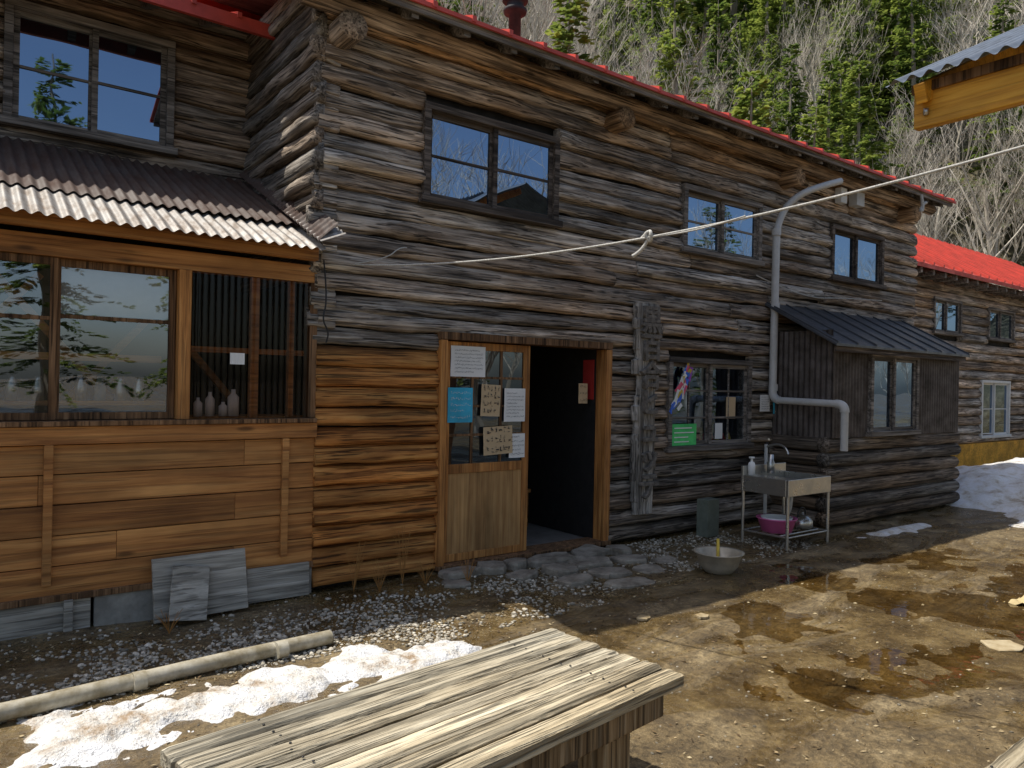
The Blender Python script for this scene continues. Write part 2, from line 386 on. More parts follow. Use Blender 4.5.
# ------------------------------------------------------------------ main cabin
cab=empty('log_cabin')
WX0,WX1=2.2,11.72
H_A=(3.06,4.52,3.08,3.92); H_B=(6.30,7.72,3.07,3.82); H_C=(9.29,10.68,3.07,3.82); H_D=(6.12,7.59,.90,1.93); H_DR=(3.27,5.25,-.1,2.03)
holes=[H_A,H_B,H_C,H_D,H_DR]
mb=MB(); mo=MB()
mf=lambda s,o,z:Vector((s,-o,z))
z=.03
while z<4.58:
    p=R(.130,.185)
    if z<1.86: p=R(.140,.168)
    zc=z+p/2
    hs=[(h[0]+.01,h[1]-.01) for h in holes if h[2]-.02<zc<h[3]+.02]
    segs=subtract(WX0-R(0,.06),WX1+R(0,.05),hs)
    if zc<1.86:
        log(mo,WX0-.02,3.28,zc,p*.98,mf,R(.075,.095),tint(.95,.3,.18,.3),flat=.5,wob=.8)
        segs=[(max(a,3.29),b) for a,b in segs if b>3.3]
    for a,b in segs:
        cuts=[a]; c=a+R(2.2,5.5)
        while c<b-.8: cuts.append(c); c+=R(2.5,5.5)
        cuts.append(b)
        for i in range(len(cuts)-1):
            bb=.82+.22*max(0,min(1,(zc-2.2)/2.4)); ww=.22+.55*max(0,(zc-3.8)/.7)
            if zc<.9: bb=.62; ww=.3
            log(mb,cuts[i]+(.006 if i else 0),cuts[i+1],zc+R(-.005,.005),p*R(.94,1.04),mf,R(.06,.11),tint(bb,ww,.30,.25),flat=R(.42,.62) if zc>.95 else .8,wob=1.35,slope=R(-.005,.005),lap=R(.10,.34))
    z+=p
mb.build('log_wall',m_log,cab,True); mo.build('stained_log_wall',m_orlog,cab,True)
hole_wall('wall_backing',WX0,WX1,0,4.6,.02,[H_D,(3.3,5.2,0,2.0)],m_black,cab)  # near-black sheet paints the shade in the gaps between logs
mb=MB(); z=2.4
while z<4.75:
    p=R(.14,.19); log(mb,-.06-R(0,.05),1.62,z+p/2,p*1.05,lambda s,o,zz:Vector((WX0-o,s,zz)),R(.06,.10),tint(.50,.2),flat=.5,wob=1.4); z+=p
mb.build('side_log_wall',m_logy,cab,True)
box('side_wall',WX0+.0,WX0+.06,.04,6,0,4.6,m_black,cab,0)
mb=MB(); z=2.0
while z<4.4:
    p=R(.09,.16)
    log(mb,WX0-R(.03,.10),WX0+.12,z+p/2,p*.98,mf,R(.06,.08),tint(.95,.1),flat=.3,wob=2.2,step=.03); z+=p
mb.build('corner_log_ends',m_log,cab,True)
box('end_wall',WX1-.05,WX1,.04,6,0,4.55,m_int,cab,0); box('back_wall',WX0,WX1,6,6.06,0,4.6,m_int,cab,0)
RS=.36
def rz(y): return 4.47+(y+.5)*RS
RX0,RX1=1.72,11.92  # left overhang extended out of view to shade the side logs
prism('roof_deck',[(-.5,rz(-.5)-.045),(-.5,rz(-.5)-.012),(3,rz(3)-.012),(3,rz(3)-.045)],RX0,RX1,m_greyb,cab)
prism('roof_sheet',[(-.54,rz(-.54)-.02),(-.54,rz(-.54)+.012),(3,rz(3)+.012),(6.6,rz(3)-1.28),(6.6,rz(3)-1.33),(3,rz(3)-.008),(-.52,rz(-.52)-.008),(-.52,rz(-.54)-.02)],RX0-.03,RX1+.03,m_red,cab)
x=RX0+.05
while x<RX1:
    prism('roof_seam',[(-.548,rz(-.555)-.005),(-.548,rz(-.555)+.042),(3,rz(3)+.05),(3,rz(3)+.0)],x,x+.032+R(0,.01),m_red,cab); x+=.36
x=RX0+.06
while x<RX1:
    prism('rafter_tail',[(-.46,rz(-.46)-.13),(-.46,rz(-.46)-.046),(.02,rz(.02)-.046),(.02,rz(.02)-.13)],x,x+.06,m_gframe,cab,.004); x+=.47
box('eave_board',RX0,RX1,-.50,-.475,rz(-.5)-.085,rz(-.5)-.046,m_gframe,cab)
mb=MB()
for bx in (2.32,5.2,8.2,11.25):
    log(mb,-.30,.2,4.22+R(-.03,.03),.22,lambda s,o,zz,bx=bx:Vector((bx+o,s,zz)),.11,tint(.8,.7),full=True,wob=.6)
mb.build('tie_beam_ends',m_logy,cab,True)
mb=MB(); log(mb,1.95,RX1-.05,4.38,.15,lambda s,o,zz:Vector((s,-.22-o,zz)),.075,tint(.8,.6),full=True,wob=.8)
mb.build('eave_purlin',m_log,cab,True)
window('window',*H_A,0,cab,m_dframe,m_glass,rows=2,proud=.10); window('window',*H_B,0,cab,m_gframe,m_glass,rows=2,cols=1,proud=.11)
window('window',*H_C,0,cab,m_dframe,m_glass,rows=1,cols=1,proud=.11); window('window',*H_D,0,cab,m_gframe,m_glasst,rows=3,cols=2,proud=.10)
lathe('chimney_flue',[(.0,0),(.07,0),(.07,.85),(.13,.86),(.14,.9),(.10,.93),(.10,.99),(.15,1.0),(.15,1.03),(0,1.12)],(5.15,1.5,5.05),m_flue,cab,20)
d=empty('sliding_door'); d.parent=cab
box('jamb_left',3.25,3.31,-.12,.08,.06,1.96,m_boardz,d); box('jamb_right',5.17,5.25,-.11,.04,.03,1.96,m_boardz,d)
box('lintel',3.25,5.25,-.115,.09,1.965,2.03,m_brown,d); box('threshold',3.25,5.25,-.14,.12,.02,.06,m_brown,d)
X0,X1=3.313,4.25; y=-.03
for a,b in ((X0,X0+.07),(X1-.07,X1)): box('door_stile',a,b,y-.018,y+.018,.065,1.955,m_boardz,d)
for a,b in ((1.89,1.955),(.82,.90),(.065,.13)): box('door_rail',X0+.07,X1-.07,y-.017,y+.017,a,b,m_boardz,d)
box('door_panel',X0+.07,X1-.07,y-.008,y+.008,.13,.82,m_ply,d,.001)
for zz in (1.15,1.40,1.65): box('door_muntin',X0+.07,X1-.07,y-.014,y+.012,zz-.01,zz+.01,m_brown,d,.002)
for xx in (3.62,3.93): box('door_muntin',xx-.01,xx+.01,y-.015,y+.011,.90,1.89,m_brown,d,.002)
obj('door_glass',[(X0+.07,y,.9),(X1-.07,y,.9),(X1-.07,y,1.89),(X0+.07,y,1.89)],[(0,1,2,3)],glass('door_glass',.18,gc=(.6,.7,.8)),d)
def paper(name,x0,x1,z0,z1,y,mat,parent,lines=6,ink=m_ink,tilt=0,margin=.15,big=False):
    e=empty(name); e.parent=parent
    cx,cz=(x0+x1)/2,(z0+z1)/2; w,h=x1-x0,z1-z0
    v=[];f=[]; n=5
    for j in range(n+1):
        for i in range(n+1):
            v.append((x0+w*i/n,y-.003-abs(N(i*.7+x0*9,j*.7,z0))*.008,z0+h*j/n))
    for j in range(n):
        for i in range(n):
            a=j*(n+1)+i; f.append((a,a+1,a+n+2,a+n+1))
    obj('sheet',v,f,mat,e,True)
    vv=[];ff=[]
    for k in range(lines):
        zz=z1-h*margin-(h*(1-2*margin))*k/max(1,lines-1); th=h*(.26 if big else .15)/max(lines,1)*2
        xx=x0+w*.1
        end=x1-w*(.1 if k%3 else R(.1,.45))
        while xx<end:
            for _ in range(4 if big else 3):
                l=R(.3,.8)*th; b=len(vv); ox=R(0,.35)*th; oz=R(-.5,.5)*th; t_=max(th*.12,.0022)
                if R(0,1)<.55: q=[(ox,oz),(ox+l,oz+R(-.1,.1)*th),(ox+l,oz+t_),(ox,oz+t_)]
                else: q=[(ox,oz),(ox+t_,oz),(ox+t_+R(-.2,.2)*th,oz+l),(ox+R(-.2,.2)*th,oz+l)]
                vv+=[(min(xx+a_,end+th*.3),y-.0125,zz+c_) for a_,c_ in q]; ff.append((b,b+1,b+2,b+3))
            xx+=th*1.05
    obj('lettering',vv,ff,ink,e)
    if tilt:
        e.matrix_local=Matrix.Translation((cx,y,cz))@Matrix.Rotation(tilt,4,'Y')@Matrix.Translation((-cx,-y,-cz))
    return e
pd=-.05
paper('notice',3.38,3.74,1.655,1.92,pd,m_white,d,7); paper('poster',3.355,3.61,1.26,1.56,pd-.004,m_blue,d,5,m_white)
paper('notice',3.70,3.91,1.31,1.59,pd-.002,m_card,d,4,tilt=.03,big=True); paper('calendar',3.95,4.19,1.26,1.56,pd-.006,m_white,d,8)
paper('notice',3.73,4.05,.97,1.22,pd-.008,m_card,d,3,tilt=-.04,big=True); paper('notice',4.02,4.2,.93,1.15,pd,m_white,d,5)
paper('notice',7.72,7.92,1.33,1.53,-.115,m_white,cab,6); paper('notice',7.99,8.03,1.3,1.5,-.115,m_blue,cab,2,m_white)
r=empty('room_interior'); r.parent=cab
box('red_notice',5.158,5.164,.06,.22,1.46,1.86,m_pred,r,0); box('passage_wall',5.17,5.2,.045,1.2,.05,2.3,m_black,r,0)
paper('notice',4.98,5.1,1.42,1.62,.09,m_card,r,3)
box('floor',2.3,11.6,.06,5.9,-.02,.045,m_intfloor,r,0); box('partition',2.3,11.6,3.4,3.45,.05,2.4,m_int,r,0); box('ceiling',2.3,11.6,.06,5.9,2.4,2.45,m_int,r,0)
box('stool_seat',4.75,5.05,.9,1.2,.42,.46,m_board,r)
for sx_ in (4.78,5.0):
    for sy in (.93,1.15): box('stool_leg',sx_,sx_+.04,sy,sy+.04,.045,.42,m_board,r)
lathe('bucket',[(0,0),(.1,0),(.13,.25),(.12,.25),(.09,.02),(0,.02)],(4.6,.75,.05),m_steel,r)
box('shelf',6.1,7.6,.12,.4,.86,.9,m_int,r); box('green_board',6.2,6.60,-.082,-.075,.965,1.20,m_green,r,.001)
for k in range(4): box('green_board_marking',6.23,6.57-R(0,.12),-.0855,-.083,1.0+k*.05,1.012+k*.05,m_white,r,0)
random.seed(5)
for k in range(34):
    t=k/34; mt=random.choice([m_purple,m_pk,m_bl,m_white,m_bl,m_white,m_ylw])
    obox('paper_streamer',(6.44-.24*t+R(-.06,.06),-.085-k*.0008,1.82-.46*t+R(-.02,.02)),(R(.02,.045),.003,R(.08,.16)),(0,R(.1,.85),R(-.3,.3)),mt,r,.001)
for k in range(7):
    xx=6.75+k*.11; lathe('jar',[(0,0),(.035,0),(.035,R(.08,.14)),(.02,.15),(.02,.17),(0,.17)],(xx,.1,.9),random.choice([m_bottle,m_ylw,m_pred,m_blue]),r,12)
box('window_notice',7.15,7.32,-.065,-.06,1.25,1.5,m_card,r,0); box('window_notice',6.95,7.08,-.068,-.063,1.02,1.2,m_white,r,0)

# wooden name sign
s=empty('carved_wooden_sign'); mbs=MB()
n=110; random.seed(21)
PW=[.155]*(n+1); PV=[.155]*(n+1)
for arr in (PW,PV):
    i=0
    while i<=n:
        l=random.randint(5,12); w_=R(.115,.20)
        for k in range(i,min(n+1,i+l)): arr[k]=w_
        i+=l
for i in range(n+1):
    zz=.29+2.17*i/n
    wl=PW[i]+.014*N(zz*17,2); wr=PV[i]+.014*N(zz*19,8)
    for (px,py) in ((-wl,-.10),(-wl-.01,-.135),(-wl+.03,-.165),(-wl*.3,-.170),(wr*.3,-.170),(wr-.03,-.165),(wr+.01,-.135),(wr,-.10)):
        mbs.v.append(Vector((5.72+px,py+N(zz*7,px*20)*.012,zz))); mbs.c.append((.80,.05,.3))
for i in range(n):
    for k in range(8):
        a=i*8+k;b=i*8+(k+1)%8; mbs.f.append((a,b,b+8,a+8))
mbs.f.append(tuple(range(8))[::-1]); mbs.f.append(tuple(n*8+k for k in range(8)))
mbs.build('slab',m_logz,s,False)
for i,ch in enumerate('黒百合ヒュッテ'):
    cu=bpy.data.curves.new('char','FONT'); cu.body=ch; cu.size=.29; cu.extrude=.026; cu.align_x='CENTER'; cu.align_y='CENTER'; cu.offset=.006; cu.bevel_depth=.004
    o=bpy.data.objects.new('character',cu); COL.objects.link(o); o.rotation_euler=(math.pi/2,0,R(-.02,.02)); o.location=(5.72+R(-.01,.01),-.182,2.27-i*.285); cu.materials.append(m_carve); o.parent=s

# small lean-to
lt=empty('lean_to'); lt.parent=cab
BX0,BX1,BY=8.05,11.4,-.85
mb=MB(); mby=MB(); z=.02
for i in range(6):
    p=.172
    log(mb,BX0-R(.02,.1),BX1+R(0,.12),z+p/2,p,lambda s,o,zz:Vector((s,BY+.08-o,zz)),.09,tint(.46,.4,.2,.3),full=True,wob=.9)
    log(mby,BY+.05,0,z+p/2,p,lambda s,o,zz:Vector((BX0+.06-o,s,zz)),.085,tint(.4,.4),full=True,wob=.9)
    z+=p
mb.build('low_log_wall',m_log,lt,True); mby.build('low_log_side',m_logy,lt,True)
box('core',BX0+.1,BX1,BY+.1,.03,.02,2.2,m_black,lt,0)
corr('corrugated_side',(BX0,0,1.05),(0,BY,0),(0,0,1.25),.07,.010,m_dcorr,lt); corr('corrugated_front',(BX0,BY,1.05),(.78,0,0),(0,0,1.08),.07,.010,m_dcorr,lt)
corr('corrugated_front',(10.08,BY,1.05),(1.32,0,0),(0,0,1.08),.07,.010,m_dcorr,lt)
window('window',8.84,10.07,1.05,2.08,BY+.04,lt,m_gframe,m_glass,rows=1,cols=1,proud=.09,nsash=2)
prism('lean_roof',[(-1.0,2.10),(-1.0,2.135),(-.02,2.68),(-.02,2.645)],7.85,11.35,m_dmetal,lt,.004)
for k in range(9):
    x=7.87+k*.43; prism('roof_seam',[(-1.005,2.13),(-1.005,2.155),(-.02,2.70),(-.02,2.67)],x,x+.022,m_dmetal,lt)
box('lean_fascia',7.9,11.3,-.97,-.94,2.04,2.105,m_dframe,lt)
dp=empty('downspout'); dp.parent=cab
tube('pipe',[(8.75,-.5,4.2),(8.28,-.42,4.05),(8.12,-.25,3.92),(8.0,-.16,3.72),(7.93,-.16,3.5)],.042,m_pipe,dp,True)
tube('pipe',[(7.93,-.16,3.52),(7.90,-.17,1.56)],.046,m_pipe,dp); tube('pipe',[(7.90,-.17,1.58),(7.9,-.17,1.49),(7.9,-.26,1.47)],.05,m_pipe,dp,True)
tube('pipe',[(7.9,-.24,1.47),(7.9,-1.02,1.45)],.042,m_pipe,dp); tube('pipe',[(7.9,-.98,1.45),(7.9,-1.08,1.45),(7.9,-1.08,1.36)],.05,m_pipe,dp,True)
tube('pipe',[(7.9,-1.08,1.38),(7.9,-1.08,.93)],.042,m_pipe,dp)
for zz in (3.5,2.6,1.62): tube('coupling',[(7.92,-.165,zz-.04),(7.92,-.165,zz+.04)],.056,m_pipe,dp)
tube('cable',[(7.6,-.12,2.95),(8.5,-.16,2.75),(9.6,-.16,2.85),(10.6,-.12,2.9)],.007,m_rope,cab,True)
box('meter_box',9.72,9.92,-.2,-.08,4.12,4.35,m_pipe,cab); box('meter_box',9.35,9.5,-.18,-.09,4.1,4.3,m_wframe,cab)
tube('knotted_rag',[(10.9,-.5,4.4),(10.95,-.52,4.2),(10.88,-.5,4.15),(10.98,-.5,4.3),(11.1,-.48,4.32)],.022,m_rope,cab,True)

# ------------------------------------------------------------------ annex (left wing)
random.seed(17)
an=empty('cabin_annex')
AY=1.6
HU=(.27,1.49,3.52,4.50)
mb=MB(); z=3.2
while z<4.85:
    p=R(.14,.19); zc=z+p/2
    for a,b in subtract(-5,WX0-.02,[(HU[0]+.01,HU[1]-.01)] if HU[2]<zc<HU[3] else []):
        log(mb,a,b,zc,p*1.0,lambda s,o,zz:Vector((s,AY-o,zz)),R(.06,.1),tint(.8,.45),flat=.5,wob=1.2)
    z+=p
mb.build('upper_log_wall',m_log,an,True)
box('upper_wall_core',-5,WX0-.005,AY+.02,AY+.09,0,4.9,m_black,an,0); box('back_wall',-5,WX0,6,6.05,0,5,m_int,an,0); box('left_wall',-5.05,-5,0,6,0,5,m_int,an,0)
window('window',*HU,AY,an,m_gframe,m_glass,rows=2,cols=1)
def az(y): return 4.62+(y-.95)*.36
prism('roof_sheet',[(.93,az(.93)-.09),(.93,az(.93)+.02),(3.5,az(3.5)+.02),(6.4,az(3.5)-.9),(6.4,az(3.5)-.95),(3.5,az(3.5)),(.97,az(.97)),(.97,az(.93)-.09)],-5.2,2.16,m_red,an)
for k in range(20): x=-5+k*.36; prism('roof_seam',[(.915,az(.915)),(.915,az(.915)+.045),(3.5,az(3.5)+.05),(3.5,az(3.5))],x,x+.035,m_red,an)
for k in range(16): x=-4.9+k*.47; prism('rafter_tail',[(1.0,az(1)-.11),(1.0,az(1)-.015),(1.62,az(1.62)-.015),(1.62,az(1.62)-.11)],x,x+.06,m_gframe,an)
def lz(y): return 2.55+.46*(y+.34)
corr('roof_upper_sheet',(-5,1.60,lz(1.60)+.012),(7.14,0,0),(0,-1.45,lz(.15)-lz(1.60)),.076,.011,m_rust_shade,an,8,.01)  # dark sheet ends at the upper eave's shadow line, shade put into its colour
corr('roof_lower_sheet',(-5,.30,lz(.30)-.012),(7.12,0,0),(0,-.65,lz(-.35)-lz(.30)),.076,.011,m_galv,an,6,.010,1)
corr('roof_flashing',(2.06,1.55,lz(1.55)+.05),(0,-1.9,lz(-.35)-lz(1.55)),(.15,0,.14),.076,.008,m_rust_shade,an,3); corr('roof_flashing',(2.06,.32,lz(.32)+.055),(0,-.72,lz(-.4)-lz(.32)),(.19,0,.08),.076,.010,m_galv,an,3)  # flashing split at the same painted shadow line
box('eave_beam',-5,2.13,-.20,-.13,lz(-.17)-.15,lz(-.17)-.035,m_board,an,.006); box('head_beam',-5,2.18,-.06,.06,2.33,2.46,m_board,an)
for k in range(12): x=-4.6+k*.6; prism('rafter',[(-.14,lz(-.14)-.1),(-.14,lz(-.14)-.03),(1.58,lz(1.58)-.03),(1.58,lz(1.58)-.1)],x,x+.045,m_board,an)
box('sill_beam',-5,2.19,-.085,.05,1.17,1.28,m_board,an); box('sill_cap',-5,2.18,-.11,.05,1.283,1.315,m_brown,an)
zz=.21
for k,h in enumerate((.20,.19,.19,.19,.185)):
    xj=[-5,-1.2,R(.4,.9) if k%2 else R(1.2,1.7),2.185]
    for j in range(3): box('wall_board',xj[j]+.002,xj[j+1],-.05+.006*(k%2),.0,zz+.004,zz+h-.002,m_board,an,.003)
    zz+=h
for x in (-1.4,.45,1.93): box('batten',x,x+.05,-.085,-.052,.30,1.168,m_board,an)
box('foundation_board',-5,.72,-.055,-.01,-.02,.205,m_greyb,an); box('foundation_board',.74,2.18,-.06,-.01,-.02,.20,m_conc,an); box('skirting',-5,2.19,-.075,-.02,.195,.235,m_brown,an)
box('foundation_post',.57,.62,-.09,-.06,0,.2,m_greyb,an)
box('inner_core',-5,2.15,.06,.09,0,1.17,m_black,an,0)
box('post',1.205,1.285,-.075,.06,1.316,2.33,m_boardz,an); box('post',2.13,2.185,-.06,.06,1.316,2.33,m_brown,an); box('post',-1.1,-1.02,-.07,.06,1.316,2.33,m_boardz,an)
w=empty('sliding_window'); w.parent=an
def sash(x0,x1,y,muntz):
    for a,b in ((x0,x0+.04),(x1-.04,x1)): box('stile',a,b,y-.015,y+.015,1.32,2.328,m_brown,w,.002)
    for a,b in ((1.32,1.365),(2.28,2.328)): box('rail',x0+.04,x1-.04,y-.014,y+.014,a,b,m_brown,w,.002)
    for q in muntz: box('muntin',x0+.04,x1-.04,y-.012,y+.01,q-.012,q+.012,m_brown,w,.002)
    obj('pane',[(x0,y,1.33),(x1,y+.003,1.33),(x1,y+.003,2.32),(x0,y,2.32)],[(0,1,2,3)],m_glassw,w)
sash(-1.0,-.3,.01,(1.95,)); sash(-.32,.51,-.02,(1.95,)); sash(.49,1.2,.012,(1.97,))
box('roller_blind',.52,1.18,.05,.054,1.99,2.3,m_blind,an,0)
for k in range(4): obox('reflection_brace',(.1+k*.45,.45+.1*k,1.85),(.05,.05,1.1),(0,.7*(-1)**k,0),m_board,an)  # added braces stand in for a roof frame mirrored in the pane
box('reflection_rail',-1,1.2,.40,.44,1.70,1.75,m_board,an); box('interior_shelf',-1,1.2,.25,.42,1.40,1.43,m_board,an)  # rail added for the dark band of the mirrored roof frame
for k in range(9):
    lathe('jar',[(0,0),(.035,0),(.035,R(.06,.13)),(.02,.14),(.02,.16),(0,.16)],(.05+k*.125+R(-.02,.02),.32,1.43),random.choice([m_bottle,m_steel,m_card,m_conc]),an,12)
box('stud',1.70,1.76,-.03,.02,1.32,2.33,m_board,an); box('stud',1.98,2.02,-.03,.02,1.32,2.33,m_board,an); box('rail',1.30,2.12,.022,.05,1.78,1.82,m_board,an)
corr('corrugated_plastic',(1.29,-.045,1.32),(.84,0,0),(0,0,1.02),.045,.007,m_plast,an,3)
box('shelf',1.3,2.12,.03,.3,1.30,1.33,m_board,an)
for x,h,rr in ((1.36,.13,.03),(1.44,.17,.032),(1.60,.19,.04),(1.53,.1,.03)):
    lathe('bottle',[(0,0),(rr,0),(rr,h*.7),(rr*.4,h*.85),(rr*.4,h),(0,h)],(x,.02,1.332),m_bottle,an,14)
box('paper_tag',1.55,1.65,-.06,-.056,1.70,1.78,m_white,an,0)
lb=empty('leaning_boards')
obox('board',(1.36,-.16,.205),(.60,.03,.41),(-.22,-.01,0),m_greyb,lb)
obox('board',(1.27,-.23,.175),(.24,.018,.35),(-.34,.16,.05),m_greyb,lb); obox('board',(1.91,-.10,.125),(.46,.03,.24),(-.08,.01,0),m_greyb,lb)
tube('cable',[(2.2,-.12,2.5),(2.23,-.14,2.2),(2.18,-.15,2.05),(2.25,-.15,1.95),(2.22,-.14,1.88)],.006,m_cable,cab,True)
tube('cable',[(2.45,-.13,2.5),(2.7,-.16,2.56),(2.83,-.14,2.68),(2.9,-.12,2.68)],.005,m_rope,cab,True)

# ------------------------------------------------------------------ distant cabin
fc=empty('log_cabin.001'); FY=1.5
holesF=[(15.8,17.1,2.8,3.55),(18.5,20.0,2.8,3.55),(18.2,19.8,.6,1.9)]
mb=MB(); z=.5
while z<4.1:
    p=.2; zc=z+p/2
    for a,b in subtract(12.3,26,[(h[0],h[1]) for h in holesF if h[2]<zc<h[3]]):
        log(mb,a,b,zc,p*1.0,lambda s,o,zz:Vector((s,FY-o,zz)),.1,tint(.95,.3),flat=.7,step=.25)
    z+=p
mb.build('log_wall',m_log,fc,True)
box('core',12.4,25.9,FY+.02,6,0,4.1,m_black,fc,0); box('base_board',12.4,26,FY-.12,FY,0,.5,m_yellowb,fc)
window('window',*holesF[0],FY,fc,m_gframe,m_glass,rows=1); window('window',*holesF[1],FY,fc,m_gframe,m_glass,rows=1); window('window',*holesF[2],FY,fc,m_wframe,m_glass,rows=2)
prism('roof_sheet',[(.95,3.92),(.95,4.0),(3.6,5.65),(6.5,3.95),(6.5,3.87),(3.6,5.57)],12.1,26.4,m_red,fc)
for k in range(34): x=12.15+k*.42; prism('roof_seam',[(.94,4.0),(.94,4.05),(3.6,5.71),(3.6,5.65)],x,x+.05,m_red,fc)
for k in range(28): x=12.3+k*.5; box('rafter_tail',x,x+.07,1.0,1.5,3.83,3.93,m_gframe,fc)

# ------------------------------------------------------------------ sink
sk=empty('outdoor_sink'); a0,a1,b0,b1,zt=6.62,7.40,-1.22,-.66,.70
box('rim_front',a0,a1,b0,b0+.03,zt-.17,zt,m_steel,sk,.006); box('rim_back',a0,a1,b1-.03,b1,zt-.17,zt+.09,m_steel,sk,.006)
box('rim_left',a0,a0+.03,b0+.03,b1-.03,zt-.17,zt-.002,m_steel,sk,.006); box('rim_right',a1-.03,a1,b0+.03,b1-.03,zt-.17,zt-.002,m_steel,sk,.006)
box('basin_bottom',a0+.03,a1-.03,b0+.03,b1-.03,zt-.165,zt-.15,m_steel,sk,0); box('drainboard',a0+.03,a0+.26,b0+.03,b1-.03,zt-.03,zt-.01,m_steel,sk,.003)
for x in (a0+.02,a1-.02):
    for yv in (b0+.02,b1-.02): tube('leg',[(x,yv,.0),(x,yv,zt-.17)],.016,m_steel,sk)
for x in (a0+.02,a1-.02): tube('brace',[(x,b0+.02,.12),(x,b1-.02,.12)],.011,m_steel,sk)
for yv in [b0+.02+k*.104 for k in range(6)]: tube('shelf_bar',[(a0+.02,yv,.12),(a1-.02,yv,.12)],.009,m_steel,sk)
tube('drain_pipe',[(7.1,-.95,.54),(7.1,-.95,.3),(7.15,-.8,.2),(7.2,-.6,.1)],.02,m_pipe,sk,True)
tube('tap_post',[(7.3,-.5,0),(7.3,-.5,.98)],.02,m_pipe,sk); tube('tap_spout',[(7.3,-.5,.95),(7.28,-.62,1.0),(7.22,-.8,.98),(7.2,-.84,.9)],.012,m_steel,sk,True)
tube('tap_handle',[(7.26,-.56,1.04),(7.34,-.5,1.04)],.012,m_steel,sk); tube('hose',[(7.3,-.47,.9),(7.5,-.4,1.05),(7.62,-.3,.8),(7.6,-.3,.3)],.013,m_cable,sk,True)
lathe('soap_bottle',[(0,0),(.035,0),(.038,.1),(.03,.13),(.012,.14),(.012,.17),(.03,.175),(.03,.19),(0,.19)],(6.72,-.72,zt-.005),m_bottle,sk,16)
lathe('glass_jar',[(0,0),(.04,0),(.04,.12),(.03,.13),(.03,.2),(0,.2)],(7.02,-.75,zt+.0),m_steel,sk,16)
lathe('pink_tub',[(0,0),(.15,0),(.19,.13),(.205,.135),(.205,.145),(.185,.14),(.145,.012),(0,.012)],(6.84,-.95,.13),m_pink,sk,28)
lathe('white_tub',[(0,0),(.13,0),(.16,.07),(.15,.07),(.12,.01),(0,.01)],(6.84,-.95,.21),m_bottle,sk,28)
k=(7.22,-1.0,.13)
lathe('kettle_body',[(0,0),(.09,0),(.115,.03),(.11,.09),(.07,.135),(.03,.145),(.015,.15),(.018,.17),(0,.175)],k,m_steel,sk,24)
tube('kettle_spout',[(k[0]-.09,k[1],k[2]+.06),(k[0]-.14,k[1],k[2]+.1),(k[0]-.17,k[1],k[2]+.14)],.014,m_steel,sk,True)
tube('kettle_handle',[(k[0]-.08,k[1],k[2]+.11),(k[0]-.07,k[1],k[2]+.22),(k[0]+.07,k[1],k[2]+.22),(k[0]+.08,k[1],k[2]+.11)],.008,m_cable,sk,True)
obox('green_box',(6.55,-.3,.2),(.22,.14,.4),(0,0,.1),simple('green_grey_box',(.16,.18,.14),.7),sk)
bw=empty('metal_bowl')
lathe('bowl',[(0,0),(.11,0),(.12,.005),(.165,.06),(.195,.16),(.215,.17),(.215,.178),(.185,.172),(.155,.065),(.11,.015),(0,.012)],(5.35,-1.36,.0),simple('worn_aluminium',(.60,.54,.42),.5,.4,.35,6,.05),bw,40)
tube('scoop_handle',[(5.42,-1.3,.06),(5.52,-1.22,.24)],.014,m_ylw,bw); lathe('scoop',[(0,0),(.05,.01),(.06,.05),(.055,.05),(.045,.015),(0,.005)],(5.40,-1.32,.03),m_ylw,bw,16)

